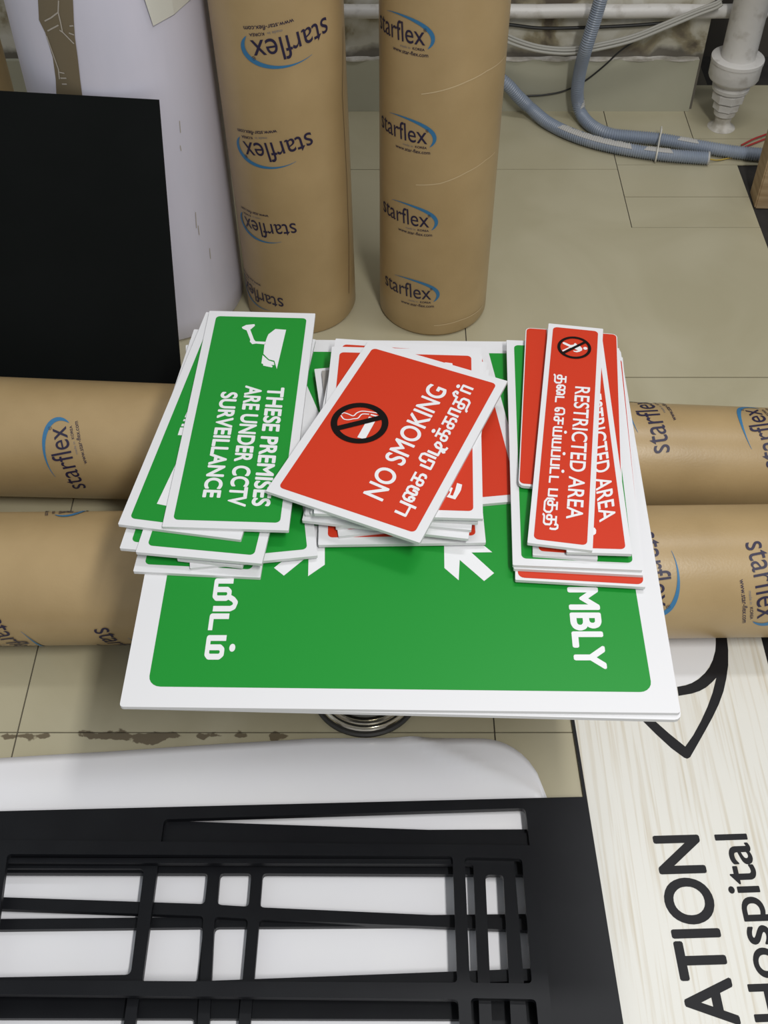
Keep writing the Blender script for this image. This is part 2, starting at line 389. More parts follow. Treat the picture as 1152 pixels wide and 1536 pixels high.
# ---------------------------------------------------------------- the room
FX1 = 0.845                                        # the tiled floor stops here
fl = link('floor', *box(-2.2, -1.0, -0.06, FX1, 3.2, -0.003), M['grout']); tag(fl, kind='structure')
ys = [-0.6, 0.12, 0.866, 1.653, 2.384, 2.655]; xs = [-1.982, -1.266, -0.55, 0.166, FX1]
G = 0.0011
def tile(x0, y0, x1, y1):
    prism('tile', [(x0+G, y0+G), (x1-G, y0+G), (x1-G, y1-G), (x0+G, y1-G)], -0.003, random.uniform(-0.0006, 0.0), M['tile'], fl)
for j in range(len(ys)-1):
    for i in range(len(xs)-1):
        if j == 3 and i == 3:                      # this tile was cut round two small patches
            a, b, c = 0.556, 2.15, 2.27
            prism('tile', [(xs[3]+G, ys[3]+G), (FX1-G, ys[3]+G), (FX1-G, b-G), (a-G, b-G), (a-G, ys[4]-G), (xs[3]+G, ys[4]-G)], -0.003, 0, M['tile'], fl)
            tile(a, b, FX1, c); tile(a, c, FX1, ys[4]+0.02)
        elif j == 4 and i == 3:
            tile(xs[3], ys[4], 0.556, ys[5]); tile(0.556, ys[4]+0.02, 1.05, 2.52); tile(0.556, 2.52, 0.76, ys[5]); tile(0.76, 2.52, 1.05, 2.78)
        else: tile(xs[i], ys[j], xs[i+1], ys[j+1])
fd = link('floor', *box(FX1, -1.0, -0.16, 2.0, 3.2, -0.005), M['dark']); tag(fd, kind='structure')
YW = 2.66
wb = link('wall_back', *box(-2.2, YW, -0.06, 0.78, YW+0.5, 2.9), M['plaster']); tag(wb, kind='structure')
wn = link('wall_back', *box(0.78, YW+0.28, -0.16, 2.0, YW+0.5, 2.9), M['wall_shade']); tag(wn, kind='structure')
bs = empty('baseboard_back', (-0.6, YW, 0)); tag(bs, kind='structure')
for a, b in ((-2.2, -1.266), (-1.266, -0.55), (-0.55, 0.166), (0.166, 0.772)):
    v, f = box(a+G, YW-0.012, 0, b-G, YW, 0.135+random.uniform(-0.002, 0.002)); link('skirting_tile', v, f, M['skirt'], bs)

lipv, lipf = [], []
for i in range(161):
    x = -0.5+1.27*i/160; h = 0.0010+0.0030*abs(math.sin(i*0.37)*math.sin(i*0.11+1)); d_ = 0.014+0.003*math.sin(i*0.5)
    lipv += [(x, YW-d_, 0.134), (x, YW-d_, 0.135+h), (x, YW-0.001, 0.137+h)]
for i in range(160):
    for k in range(2): lipf.append((3*i+k, 3*i+3+k, 3*i+4+k, 3*i+1+k))
link('plaster_ridge', lipv, lipf, M['mortar'], bs)

# ---------------------------------------------------------------- kraft-wrapped rolls
class Cyl:
    def __init__(s, c, a, r0, r1, L):
        s.c = Vector(c); s.a = Vector(a).normalized(); s.r0 = r0; s.r1 = r1; s.L = L
        t = Vector((0, -1, 0)); s.e1 = (t-s.a*t.dot(s.a)).normalized(); s.e2 = s.a.cross(s.e1)
    def rad(s, t): return s.r0+(s.r1-s.r0)*t/s.L
    def pt(s, th, t, off=0.0): return s.c+s.a*t+(s.e1*math.cos(th)+s.e2*math.sin(th))*(s.rad(t)+off)
    def hit(s, u, v):
        """pixel ray -> (theta, t) on the near side; clamps to the limb when the ray misses"""
        d = ray(u, v); o = Vector((0, 0, H)); t = s.L/2
        for _ in range(8):
            r = s.rad(t); w0 = o-s.c; dp = d-s.a*d.dot(s.a); wp = w0-s.a*w0.dot(s.a)
            A = dp.dot(dp); B = dp.dot(wp); C = wp.dot(wp)-r*r; D = max(B*B-A*C, 0); k = (-B-math.sqrt(D))/A
            p = o+d*k-s.c; t = p.dot(s.a)
        return math.atan2(p.dot(s.e2), p.dot(s.e1)), t
def roll_body(cy, n=96, m=24):
    V, Fc = [], []
    prof = [(0.30, 0.006), (0.34, 0.0)]+[]
    rings = []
    def ring(t, k):                                   # k = radius factor
        rings.append((t, k))
    ring(0.012, 0.30); ring(0.010, 0.33); ring(0.002, 0.36); ring(0.0, 0.93); ring(0.002, 0.975); ring(0.008, 1.0)
    for i in range(1, m): ring(cy.L*i/m, 1.0)
    ring(cy.L-0.008, 1.0); ring(cy.L-0.002, 0.975); ring(cy.L, 0.93); ring(cy.L-0.002, 0.36); ring(cy.L-0.010, 0.33); ring(cy.L-0.012, 0.30)
    for t, k in rings:
        for j in range(n):
            a = 2*math.pi*j/n; wob = 1.0+0.0016*math.sin(3*a+t*9)
            V.append(cy.c+cy.a*t+(cy.e1*math.cos(a)+cy.e2*math.sin(a))*cy.rad(t)*k*(wob if k == 1.0 else 1.0))
    for i in range(len(rings)-1):
        for j in range(n): Fc.append((i*n+j, i*n+(j+1) % n, (i+1)*n+(j+1) % n, (i+1)*n+j))
    Fc += [tuple(range(n-1, -1, -1)), tuple(range((len(rings)-1)*n, len(rings)*n))]
    return V, Fc
def slice_mesh(v, f, step=0.006):
    bm = bmesh.new(); vs = [bm.verts.new((p[0], p[1], z3(p))) for p in v]
    for p in f:
        try: bm.faces.new([vs[i] for i in p])
        except ValueError: pass
    x0, x1, _, _ = bbox(v); k = math.ceil(x0/step)
    while k*step < x1:
        bmesh.ops.bisect_plane(bm, geom=bm.verts[:]+bm.edges[:]+bm.faces[:], plane_co=(k*step, 0, 0), plane_no=(1, 0, 0)); k += 1
    bm.verts.index_update(); V = [(q.co.x, q.co.y, q.co.z) for q in bm.verts]; Fc = [tuple(q.index for q in p.verts) for p in bm.faces]
    bm.free(); return V, Fc
def wrap(name, cy, m2, th0, t0, rot, mt, parent, off=0.0009):
    """flat mesh in metres, rotated by rot, wrapped round the roll at (th0, t0)"""
    c, s = math.cos(rot), math.sin(rot)
    v, f = slice_mesh([(p[0]*c-p[1]*s, p[0]*s+p[1]*c, z3(p)) for p in m2[0]], m2[1]); f = orient_up(v, f)
    V = [cy.pt(th0+p[0]/cy.rad(t0), t0+p[1], off+z3(p)) for p in v]
    return link(name, V, f, mt, parent)
def tx(s, x0, x1, y, h, ref='l', bold=0.0):
    v, f = text2d(s, ref, bold); return [(x0+p[0]*(x1-x0), y+p[1]*h, z3(p)) for p in v], f
def swoosh():
    pts, wd = [], []
    for i in range(30):
        k = i/29; a = math.radians(118-150*k)
        pts.append((0.56+0.56*math.cos(a), 0.10+0.285*math.sin(a))); wd.append(0.004+0.062*math.sin(math.pi*min(1, k**1.6))**0.8)
    return stroke(pts, wd)
LOGO = [(tx('starflex', 0, 1, 0, 0.29, 'l'), 'logo_ink'),
        (tx('\u00ae', 0.985, 1.035, 0.20, 0.055, '\u00ae'), 'logo_ink'), (tx('KOREA', 0.80, 0.99, -0.085, 0.036, 'H', 0.012), 'logo_ink'), (tx('www.star-flex.com', 0.42, 1.04, -0.175, 0.058, 'l', 0.006), 'logo_ink'),
        (merge([tx('made in', 0.58, 0.76, -0.085, 0.034, 'l')]), 'logo_ink_light'),
        (swoosh(), 'logo_blue')]
def logo(cy, parent, sb=None, eb=None, rot=None, width=0.125):
    """sb / eb: photo pixels of the start / end of the word's baseline"""
    if sb and eb:
        a, b = cy.hit(*sb), cy.hit(*eb); r = cy.rad(a[1])
        d = ((b[0]-a[0])*r, b[1]-a[1]); rot = math.atan2(d[1], d[0]); width = math.hypot(*d); th, t = a
    elif sb: th, t = cy.hit(*sb)
    else:
        th, t = cy.hit(*eb); th -= width*math.cos(rot)/cy.rad(t); t -= width*math.sin(rot)
    lp = None
    for (m2, mk) in LOGO:
        sc = ([(p[0]*width, p[1]*width, z3(p)) for p in m2[0]], m2[1])
        o = wrap('logo_print' if lp is None else ('logo_swoosh' if mk == 'logo_blue' else 'logo_lettering'), cy, sc, th, t, rot, M[mk], lp or parent)
        if lp is None: lp = o
def kraft_roll(cy, label, group=None, dark=False):
    v, f = roll_body(cy)
    o = link('wrapped_roll', v, f, M['kraft'], smooth=True, sharp=50); tag(o, label, 'roll', group)
    return o
R = math.radians
# standing pair behind the sign stack
cR = Cyl((0.1015, 1.884, 0.0), (0, 0, 1), 0.110, 0.110, 1.25)
rR = kraft_roll(cR, 'kraft-wrapped roll standing upright, right one of the pair, with logos reading upright')
for e in ((638, 68), (641, 216), (644, 341), (647, 449)): logo(cR, rR, eb=e, rot=R(4), width=0.112)
ax = Vector((-0.012, -0.035, 1.0))
cL = Cyl((-0.171, 1.892, 0.0), ax, 0.112, 0.112, 1.25)
rL = kraft_roll(cL, 'kraft-wrapped roll standing upright beside the white roll, its logos upside down')
logo(cL, rL, sb=(488, 24), eb=(375, 60)); logo(cL, rL, sb=(465, 197), eb=(364, 211))
logo(cL, rL, sb=(442.5, 334), rot=R(187), width=0.112); logo(cL, rL, sb=(424, 447), rot=R(183), width=0.112)
# lying pair, running under the sign board
cU = Cyl((-1.05, 1.40, 0.107), Vector((1.9, -0.062, -0.021)), 0.1073, 0.0885, 1.9)
rU = kraft_roll(cU, 'kraft-wrapped roll lying on the floor, farther one of the lying pair')
logo(cU, rU, sb=(130, 731), eb=(99, 639)); logo(cU, rU, sb=(1005, 678), eb=(972, 596)); logo(cU, rU, sb=(1171, 699), eb=(1136, 615))
cD = Cyl((-1.05, 1.070, 0.1037), Vector((1.9, 0.026, 0)), 0.1037, 0.1037, 1.9)
rD = kraft_roll(cD, 'kraft-wrapped roll lying on the floor, nearer one of the lying pair')
logo(cD, rD, sb=(1117, 815), eb=(1135.5, 928)); logo(cD, rD, sb=(957, 800), eb=(975, 912))
logo(cD, rD, sb=(140, 944), rot=R(14), width=0.115); logo(cD, rD, sb=(-22, 930), rot=R(14), width=0.115); logo(cD, rD, eb=(88, 771), rot=R(14), width=0.115)
# pale paper seams on the right standing roll
def cyl_line(cy, pts, wd, mt, parent, name):
    q = [cy.hit(*p) for p in pts]; r = cy.rad(0); xy = [(b[0]*r, b[1]) for b in q]
    # resample
    out = []
    for A, B in zip(xy, xy[1:]):
        n = max(2, int(math.hypot(B[0]-A[0], B[1]-A[1])/0.005))
        out += [(A[0]+(B[0]-A[0])*k/n, A[1]+(B[1]-A[1])*k/n) for k in range(n)]
    out.append(xy[-1]); v, f = stroke(out, wd)
    return link(name, [cy.pt(p[0]/r, p[1], 0.0007) for p in v], f, mt, parent)
for pts in ([(632, 141), (665, 135), (700, 122), (730, 106), (757, 84)], [(624, 277), (660, 275), (700, 258), (728, 240), (742, 228)], [(651, 488), (690, 480), (724, 458)]):
    cyl_line(cR, pts, 0.0018, M['seam'], rR, 'paper_seam')
cyl_line(cL, [(514, 40), (513, 140), (520, 270), (523, 360), (523, 440)], 0.0016, M['kraft_dark'], rL, 'paper_seam')
# far-left roll behind the white one
cF = Cyl((-0.88, 2.16, 0.0), (0.0, 0, 1), 0.12, 0.12, 1.25)
kraft_roll(cF, 'kraft-wrapped roll standing behind the big white roll in the upper left corner')

# ---------------------------------------------------------------- big white media roll
cW = Cyl((-0.466, 1.918, 0.0), (0, 0, 1), 0.170, 0.170, 1.15)
v, f = roll_body(cW)
rW = link('media_roll', v, f, M['whiteroll'], smooth=True, sharp=50)
tag(rW, 'big pale lavender-white roll standing upright with brown packing tape on it', 'roll')
def cyl_patch(cy, left, right, mt, parent, name, off=0.001, nx=10):
    """strip between two pixel polylines of equal length"""
    V, Fc = [], []
    for l, r in zip(left, right):
        A, B = cy.hit(*l), cy.hit(*r)
        for i in range(nx+1):
            k = i/nx; V.append(cy.pt(A[0]+(B[0]-A[0])*k, A[1]+(B[1]-A[1])*k, off))
    for j in range(len(left)-1):
        for i in range(nx): Fc.append((j*(nx+1)+i, (j+1)*(nx+1)+i, (j+1)*(nx+1)+i+1, j*(nx+1)+i+1))
    return link(name, V, Fc, mt, parent, smooth=True)
k1 = crop(0, 0, 340/1152)
Lp = [k1(*p) for p in ((185, -160), (195, 0), (200, 100), (232, 165), (270, 290), (285, 400), (290, 520), (300, 700))]
Rp = [k1(*p) for p in ((372, -160), (372, 0), (376, 100), (382, 190), (396, 290), (408, 400), (424, 520), (440, 700))]
tp = cyl_patch(cW, Lp, Rp, M['tape'], rW, 'packing_tape')
for pts in ([(300, 0), (298, 60), (262, 88), (230, 105)], [(298, 60), (310, 110), (320, 160), (378, 220)], [(300, 125), (245, 155)], [(305, 150), (325, 165)],
            [(355, 130), (375, 128)], [(352, 165), (378, 175)], [(240, 180), (268, 260), (300, 350), (305, 400)], [(305, 365), (330, 370)], [(310, 395), (340, 395)], [(318, 425), (342, 425)]):
    q = [cW.hit(*k1(*p)) for p in pts]; r = cW.r0
    v, f = stroke([(b[0]*r, b[1]) for b in q], 0.0022); link('tape_crease', [cW.pt(p[0]/r, p[1], 0.0018) for p in v], f, M['tape_crease'], tp)
# scuffs on it
for (x, y, h) in ((293, 330, 24), (297, 345, 14), (314, 380, 16), (269, 190, 18), (270, 222, 8)):
    q = [cW.hit(x, y-h/2), cW.hit(x+1.5, y+h/2)]; v, f = stroke([(b[0]*cW.r0, b[1]) for b in q], 0.0016)
    link('scuff', [cW.pt(p[0]/cW.r0, p[1], 0.0008) for p in v], f, M['tape_crease'], rW)
# paper tag hanging over it
q = [cW.hit(*p) for p in ((214, -6), (228, 37), (258, 20), (284, -4))]
V = []; poly = [(b[0], b[1]) for b in q]; top = max(p[1] for p in poly)+0.07
row0 = poly; row1 = [(p[0], top) for p in poly]
for off in (0.004, 0.0052):
    for p in row0+row1: V.append(cW.pt(p[0], p[1], off))
Fc = []
for i in range(3): Fc += [(i, i+1, i+5, i+4), (8+i, 12+i, 13+i, 9+i), (i, 8+i, 9+i, i+1), (4+i, 5+i, 13+i, 12+i)]
Fc += [(0, 4, 12, 8), (3, 11, 15, 7)]
tg = link('paper_slip', V, Fc, M['card']); tag(tg, 'off-white slip of paper stuck near the top of the big white roll', 'paper')

# ---------------------------------------------------------------- black foam sheet leaning on the white roll
yb, yt = 1.512, 1.738
tl, tr = PY(-260, 122, yt), PY(238, 150, yt)
br = Vector((-0.372, yb, 0)); bl = Vector((-1.10, yb, 0))
nrm = (tr-br).cross(bl-br).normalized(); nrm = -nrm if nrm.y > 0 else nrm
th = 0.006
V = [bl, br, tr, tl]; V = V+[p-nrm*th for p in V]
bb = link('foam_sheet', V, [(0, 1, 2, 3), (7, 6, 5, 4), (0, 4, 5, 1), (1, 5, 6, 2), (2, 6, 7, 3), (3, 7, 4, 0)], M['blackboard'])
tag(bb, 'large plain black sheet leaning against the big white roll, behind the lying rolls', 'sheet')

# ---------------------------------------------------------------- steel pedestal stool under the board
SC = (-0.028, 0.940, 0.0)
st = empty('pedestal_stool', SC); tag(st, 'polished steel pedestal with a ringed round base under the green board', 'stool')
def lp(name, prof, m, parent=st, n=72): v, f = lathe(prof, SC, n); return link(name, v, f, m, parent, smooth=True, sharp=35)
lp('foot_plate', [(0.050, 0), (0.083, 0), (0.084, 0.002), (0.084, 0.005), (0.081, 0.0075), (0.050, 0.008)], M['stool_dark'])  # dark disc below the chrome rings
lp('ring', [(0.072, 0.0075), (0.0765, 0.0080), (0.0780, 0.0100), (0.0770, 0.0125), (0.0745, 0.0135), (0.072, 0.0125), (0.072, 0.0075)], M['chrome'])
lp('dark_gap_disc', [(0.040, 0.0078), (0.0715, 0.0078), (0.0710, 0.0100), (0.040, 0.0105)], M['stool_dark'])  # disc added to blacken the gaps between the chrome rings
lp('ring', [(0.063, 0.0100), (0.0685, 0.0110), (0.0700, 0.0140), (0.0690, 0.0170), (0.066, 0.0180), (0.0635, 0.017), (0.063, 0.0100)], M['chrome'])
base = lp('base', [(0.058, 0.010), (0.0610, 0.016), (0.0615, 0.022), (0.0590, 0.0260), (0.0570, 0.0245), (0.056, 0.028), (0.055, 0.033), (0.047, 0.038), (0.043, 0.046), (0.044, 0.060), (0.042, 0.075), (0.034, 0.083), (0.024, 0.086), (0.020, 0.12)], M['chrome'])
lp('column', [(0.020, 0.11), (0.020, 0.385), (0.034, 0.39), (0.034, 0.402)], M['chrome'])
lp('seat', [(0.13, 0.402), (0.15, 0.404), (0.154, 0.410), (0.150, 0.4195), (0.12, 0.4200)], M['stool_dark'])

# ---------------------------------------------------------------- signs
ZB = 0.430
T = 0.0045
def fit(size, corners, z):
    """rigid rectangle (width, height) from photo pixels of some corners: BL, BR, TR, TL"""
    wd, ht = size; loc = dict(BL=(-wd/2, -ht/2), BR=(wd/2, -ht/2), TR=(wd/2, ht/2), TL=(-wd/2, ht/2))
    A = [Vector(loc[k]) for k in corners]; B = [P(*p, z) for p in corners.values()]
    ca = sum(A, Vector((0, 0)))/len(A); cb = sum(B, Vector((0, 0)))/len(B)
    sx = sum((a-ca).dot(b-cb) for a, b in zip(A, B)); sy = sum((a-ca).x*(b-cb).y-(a-ca).y*(b-cb).x for a, b in zip(A, B))
    ang = math.atan2(sy, sx); R2 = Matrix.Rotation(ang, 2); c = cb-R2@ca
    return c, ang
class Sign: pass
def sign(label, size, corners, ztop, face, margin, rad=0.006, t=T, group=None, name='sign_board', outer_r=0.0012):
    c, ang = fit(size, corners, ztop); R2 = Matrix.Rotation(ang, 2); wd, ht = size
    W = lambda p: tuple(c+R2@Vector(p))
    slab = prism(name, [W(p) for p in rrect(-wd/2, -ht/2, wd/2, ht/2, outer_r, 3)], ztop-t, ztop, [M['white'], M['edge']])
    tag(slab, label, 'sign', group)
    if face:
        m = margin if isinstance(margin, tuple) else (margin,)*4   # left bottom right top
        pl = rrect(-wd/2+m[0], -ht/2+m[1], wd/2-m[2], ht/2-m[3], rad)
        v = [(*W(p), ztop+0.0002) for p in pl]; link('printed_panel', v, [tuple(range(len(v)))], M[face], slab)
    s = Sign(); s.o = slab; s.W = W; s.z = ztop; s.size = size; s.c = c; s.ang = ang
    return s
CC = (0.1524, 0.4064); NS = (0.2032, 0.3048); RS = (0.0765, 0.4064)
# the two big boards
b2 = sign('lower of the two large square boards, only its thin white edge showing', (0.608, 0.610),
          dict(BL=(184, 1060), BR=(1024, 1080)), ZB-0.005, None, 0, t=0.005, outer_r=0.008)
b1 = sign('large square green board with white border, under all the small signs', (0.610, 0.612),
          dict(TL=(282, 510), TR=(922, 510), BR=(1021, 1076), BL=(181, 1057)), ZB, 'green', (0.027, 0.026, 0.027, 0.026), 0.014, t=0.005, outer_r=0.004)
kb = crop(620, 800, 440/1152); kc = crop(170, 820, 450/1152)
words('MBLY', ZB, kb(609, 212), kb(640, 535), kb(718, 212), M['ink'], b1.o, bold=0.034)
kd = crop(300, 860, 80/878)
words(['mi', 'da', 'm'], ZB, kd(283, 85), kd(98, 1425), kd(560, 85), M['ink'], b1.o, bold=0.25)
px_poly('arrow', [kb(*p) for p in ((120, -30), (178, -30), (310, 75), (228, 76), (317, 157), (278, 188), (182, 105), (178, 185), (122, 137))], ZB, M['ink'], b1.o)
px_poly('arrow', [kc(*p) for p in ((812, -80), (812, 70), (748, 114), (750, 35), (655, 112), (617, 82), (720, 0), (700, -80))], ZB, M['ink'], b1.o)
px_poly('arrow', [(452, 560), (452, 652), (470, 660), (487, 640), (470, 600)], ZB, M['ink'], b1.o)

Z = lambda n: ZB+T*n
gg = 'green camera-surveillance signs stacked at the left of the board'
# left stack, bottom to top
s = sign('green sign with white border, lowest of the left stack', CC, dict(BL=(198.6, 857), BR=(391.5, 866.5)), Z(1), 'green', 0.0115)
s = sign('green sign of the left stack whose right corner reaches towards the red stack', CC, dict(BL=(284.6, 852.3), BR=(476.6, 833.4)), Z(2), 'green', 0.0115)
s = sign('narrow sign in the left stack showing only a white strip at its bottom edge', (0.080, 0.4064), dict(BL=(262, 838), BR=(367, 850)), Z(3), 'green', 0.009)
s = sign('green sign whose lower left corner peeks out leftmost below the tilted second sign', CC, dict(BL=(179.5, 822), TL=(291, 494)), Z(4), 'green', 0.0115)
s = sign('green sign in the left stack showing a wide green front strip below the tilted sign', CC, dict(BL=(201.6, 830), BR=(394.6, 838.6), TR=(473.5, 512.5)), Z(5), 'green', 0.0115)
s = sign('tilted green sign directly beneath the camera sign, a white arrow tip showing', CC, dict(TL=(309.5, 466), BL=(176.4, 788), BR=(361, 811)), Z(6), 'green', 0.0115)
k3 = crop(150, 440, 350/1152)
px_poly('arrow', [k3(*p) for p in ((281, 1040), (400, 790), (420, 1000), (330, 1050))], s.z, M['ink'], s.o)
kz = crop(215, 600, 85/768)
for q_ in (((467, 478), (500, 375), (560, 375), (545, 482)), ((512, 358), (525, 325), (575, 325), (570, 362)), ((538, 288), (550, 262), (590, 262), (585, 292)), ((560, 238), (592, 165), (625, 165), (600, 242))):
    px_poly('lettering', [kz(*p) for p in q_], s.z, M['ink'], s.o)
s = sign('green camera surveillance sign with white camera symbol, topmost of the left stack', CC,
         dict(TL=(315, 464.3), TR=(472.6, 469.5), BR=(433, 797), BL=(242.5, 792.4)), Z(7), 'green', 0.0115)
words('THESE PREMISES', s.z, k3(832, 463), k3(751, 1050), k3(908, 467), M['ink'], s.o, bold=0.032)
words('ARE UNDER CCTV', s.z, k3(722, 456), k3(631, 1050), k3(798, 460), M['ink'], s.o, bold=0.032)
words('SURVEILLANCE', s.z, k3(603, 487), k3(508, 1008), k3(678, 490), M['ink'], s.o, bold=0.032)
pic = px_poly('camera_symbol', [k3(*p) for p in ((866, 177), (919, 181), (873, 375), (861, 334), (834, 327), (807, 300), (812, 255), (826, 215), (832, 203))], s.z, M['ink'], s.o)
px_poly('camera_symbol', [k3(*p) for p in ((803, 306), (832, 332), (858, 340), (861, 355), (845, 355), (853, 361), (849, 367), (806, 358), (805, 350), (797, 346))], s.z, M['ink'], s.o)
px_poly('camera_symbol', [k3(*p) for p in ((700, 168), (722, 157), (763, 153), (765, 161), (748, 176), (742, 180), (760, 228), (768, 238), (816, 240), (815, 253), (770, 249), (752, 252), (740, 240), (742, 230), (724, 184), (705, 176))], s.z, M['ink'], s.o)

# centre stack
k4 = crop(380, 480, 400/1152)
s = sign('red sign sticking out right of the centre stack, partly under the right stack', NS, dict(TR=(733.6, 531), BR=(787, 727)), Z(1), 'red', 0.0115)
s = sign('red sign with white border, lowest front edge of the centre stack', NS, dict(BL=(479.6, 817.5), BR=(726.5, 814)), Z(2), 'red', 0.0115)
s = sign('sign showing a thin white and red corner at the left of the centre stack', (0.13, 0.3048), dict(TL=(472, 557), BL=(507, 800)), Z(3), 'red', 0.009)
c8 = s
s = sign('board with bare face greyed for shade showing as a strip left of the centre stack', (0.110, 0.285), dict(TL=(483, 561), BL=(503, 785)), Z(4), None, 0)
s.o.data.materials[0] = M['greyback']
s = sign('white-edged sign mid-way in the centre stack, its lower left corner sticking out most', NS, dict(BL=(456, 781), BR=(699.5, 808)), Z(5), 'red', 0.0115)
s = sign('white-edged sign in the centre stack, second below the straight no smoking sign', NS, dict(BL=(458, 772), BR=(706, 795)), Z(6), 'red', 0.0115)
s = sign('white-edged sign in the centre stack, first below the straight no smoking sign', NS, dict(BL=(466, 770), BR=(716, 784)), Z(7), 'red', 0.0115)
s = sign('red sign of the centre stack whose border pokes out farthest at the back', NS, dict(TL=(505, 507.8), TR=(721, 521.7)), Z(8), 'red', 0.0115)
s = sign('red no smoking sign lying straight directly under the topmost tilted one', NS, dict(TL=(500, 519), TR=(716.5, 526), BR=(725.5, 779)), Z(9), 'red', 0.0115)
px_poly('lettering', [k4(*p) for p in ((835, 715), (850, 745), (835, 765), (872, 776), (892, 745), (897, 735), (902, 712), (880, 705), (872, 735), (862, 760), (850, 757), (862, 727))], s.z, M['ink'], s.o)
px_poly('lettering', [k4(*p) for p in ((815, 188), (830, 184), (860, 188), (862, 215), (820, 205))], s.z, M['ink'], s.o)
s = sign('red no smoking sign with black prohibition ring, tilted on top of the centre stack', NS,
         dict(TL=(552.6, 513), TR=(756.7, 573), BR=(634, 815.8), BL=(400.8, 730.7)), Z(10), 'red', 0.0115)
zt = s.z
words('NO SMOKING', zt, k4(555, 785), k4(838, 303), k4(475, 750), M['ink'], s.o, bold=0.018)
ke = crop(580, 560, 150/1047)
words(['pu', 'ai', 'ka', ' ', 'pi', 'di', 'k', 'ka', 'aa', 'tii', 'r'], zt, ke(190, 1505), ke(912, 160), ke(78, 1455), M['ink'], s.o, bold=0.20)
def ring_sign(center, edge, zt, parent, width, bar_angle, mats='black'):
    """prohibition ring: centre and a rim point in pixels"""
    c = P(*center, zt); r = (P(*edge, zt)-c).length
    o = [(c.x+r*math.cos(a), c.y+r*math.sin(a)) for a in [2*math.pi*i/48 for i in range(48)]]
    h = [(c.x+(r-width)*math.cos(a), c.y+(r-width)*math.sin(a)) for a in [2*math.pi*i/48 for i in range(48)]]
    v, f = flat_fill(o, [h]); d = Vector((math.cos(bar_angle), math.sin(bar_angle)))*(r-width/2)
    v2, f2 = stroke([tuple(c-d), tuple(c+d)], width)
    V, Fc = merge([(v, f), (v2, f2)], True)
    return link('prohibition_ring', [(p[0], p[1], zt+0.0009+p[2]) for p in V], orient_up(V, Fc), M[mats], parent), c, r
ba = P(*k4(365, 475), zt); bb_ = P(*k4(568, 425), zt)
ring_sign(k4(459, 446), k4(334, 446), zt, s.o, 0.0085, math.atan2((bb_-ba).y, (bb_-ba).x))
px_poly('cigarette', [k4(*p) for p in ((449, 508), (483, 517), (533, 427), (500, 418))], zt, M['ink'], s.o, lift=0.0005)
px_poly('cigarette', [k4(*p) for p in ((506, 412), (538, 421), (540, 415), (508, 407))], zt, M['ink'], s.o, lift=0.0005)
def px_stroke(name, pts, wd, z, mt, parent, lift=0.0005):
    q = [tuple(P(*p, z)) for p in pts]; q = [(p.x, p.y) for p in smooth_path([(a[0], a[1], 0) for a in q], 0.001)]
    v, f = stroke(q, wd); return link(name, [(p[0], p[1], z+lift) for p in v], f, mt, parent)
px_stroke('smoke', [k4(*p) for p in ((540, 404), (505, 398), (470, 395), (448, 402), (432, 415), (412, 408), (392, 402), (380, 408))], 0.0016, zt, M['ink'], s.o)
px_stroke('smoke', [k4(*p) for p in ((500, 408), (470, 408), (452, 425), (432, 428), (410, 432), (390, 428), (378, 412))], 0.0016, zt, M['ink'], s.o)

# right stack
k5 = crop(730, 460, 300/1047)
s = sign('red sign showing as a thin red strip at the front, lowest of the right stack', (0.1524, 0.4064), dict(BL=(774.4, 869.7), BR=(967, 880.6)), Z(2), 'red', (0.003, 0.0035, 0.002, 0.003), rad=0.008)
s = sign('sign beneath the green one of the right stack, only its white edges showing', CC, dict(BL=(771, 853), BR=(964.5, 863)), Z(3), 'green', 0.0105)
s = sign('green sign with white border, largest of the right stack, under the red ones', CC, dict(TL=(759, 509), BR=(963.5, 857), BL=(770.5, 847.5)), Z(4), 'green', 0.0105)
s = sign('narrow red sign whose front end peeks out under the topmost restricted area sign', RS, dict(BL=(799.6, 832.5), BR=(896, 839.6)), Z(5), 'red', 0.0068)
s = sign('red sign with almost no border at the back of the right stack', (0.1285, 0.305), dict(BL=(779.3, 727), TL=(789, 490), TR=(924, 503.5)), Z(6), 'red', (0.0012, 0.0035, 0.0012, 0.0012), rad=0.006, outer_r=0.007)
s = sign('narrow red restricted area sign half covered by the topmost one', RS, dict(TR=(902, 497), BR=(947.7, 827.6)), Z(7), 'red', 0.0068)
words('RESTRICTED AREA', s.z, k5(517, 425), k5(592, 1130), k5(592, 410), M['ink'], s.o, bold=0.013)
px_poly('lettering', [k5(*p) for p in ((540, 1160), (565, 1158), (573, 1170), (572, 1188), (562, 1196), (540, 1196))], s.z, M['ink'], s.o)
s = sign('narrow red restricted area sign with black ring, topmost of the right stack', RS,
         dict(TL=(824, 485), TR=(903.3, 493.8), BR=(889, 826.7), BL=(791.6, 812.4)), Z(8), 'red', 0.0068)
zt = s.z
words('RESTRICTED AREA', zt, k5(465, 418), k5(417, 1110), k5(540, 424), M['ink'], s.o, bold=0.013)
kf, kg = crop(805, 550, 65/768), crop(800, 670, 65/740)
words(['ta', 'ai', 'da', ' ', 'e', 'sa', 'y', 'ya', 'p', 'pa', 'd', 'da', ' ', 'pa', 'ku', 'ti'], zt,
      kf(375, 130), kg(215, 1420), kf(520, 138), M['ink'], s.o, bold=0.20)
k8 = crop(780, 480, 140/1152)
p0, p1 = P(*k8(540, 400), zt), P(*k8(795, 275), zt)
ring_sign(k8(669, 345), k8(461, 345), zt, s.o, 0.0042, math.atan2((p1-p0).y, (p1-p0).x))
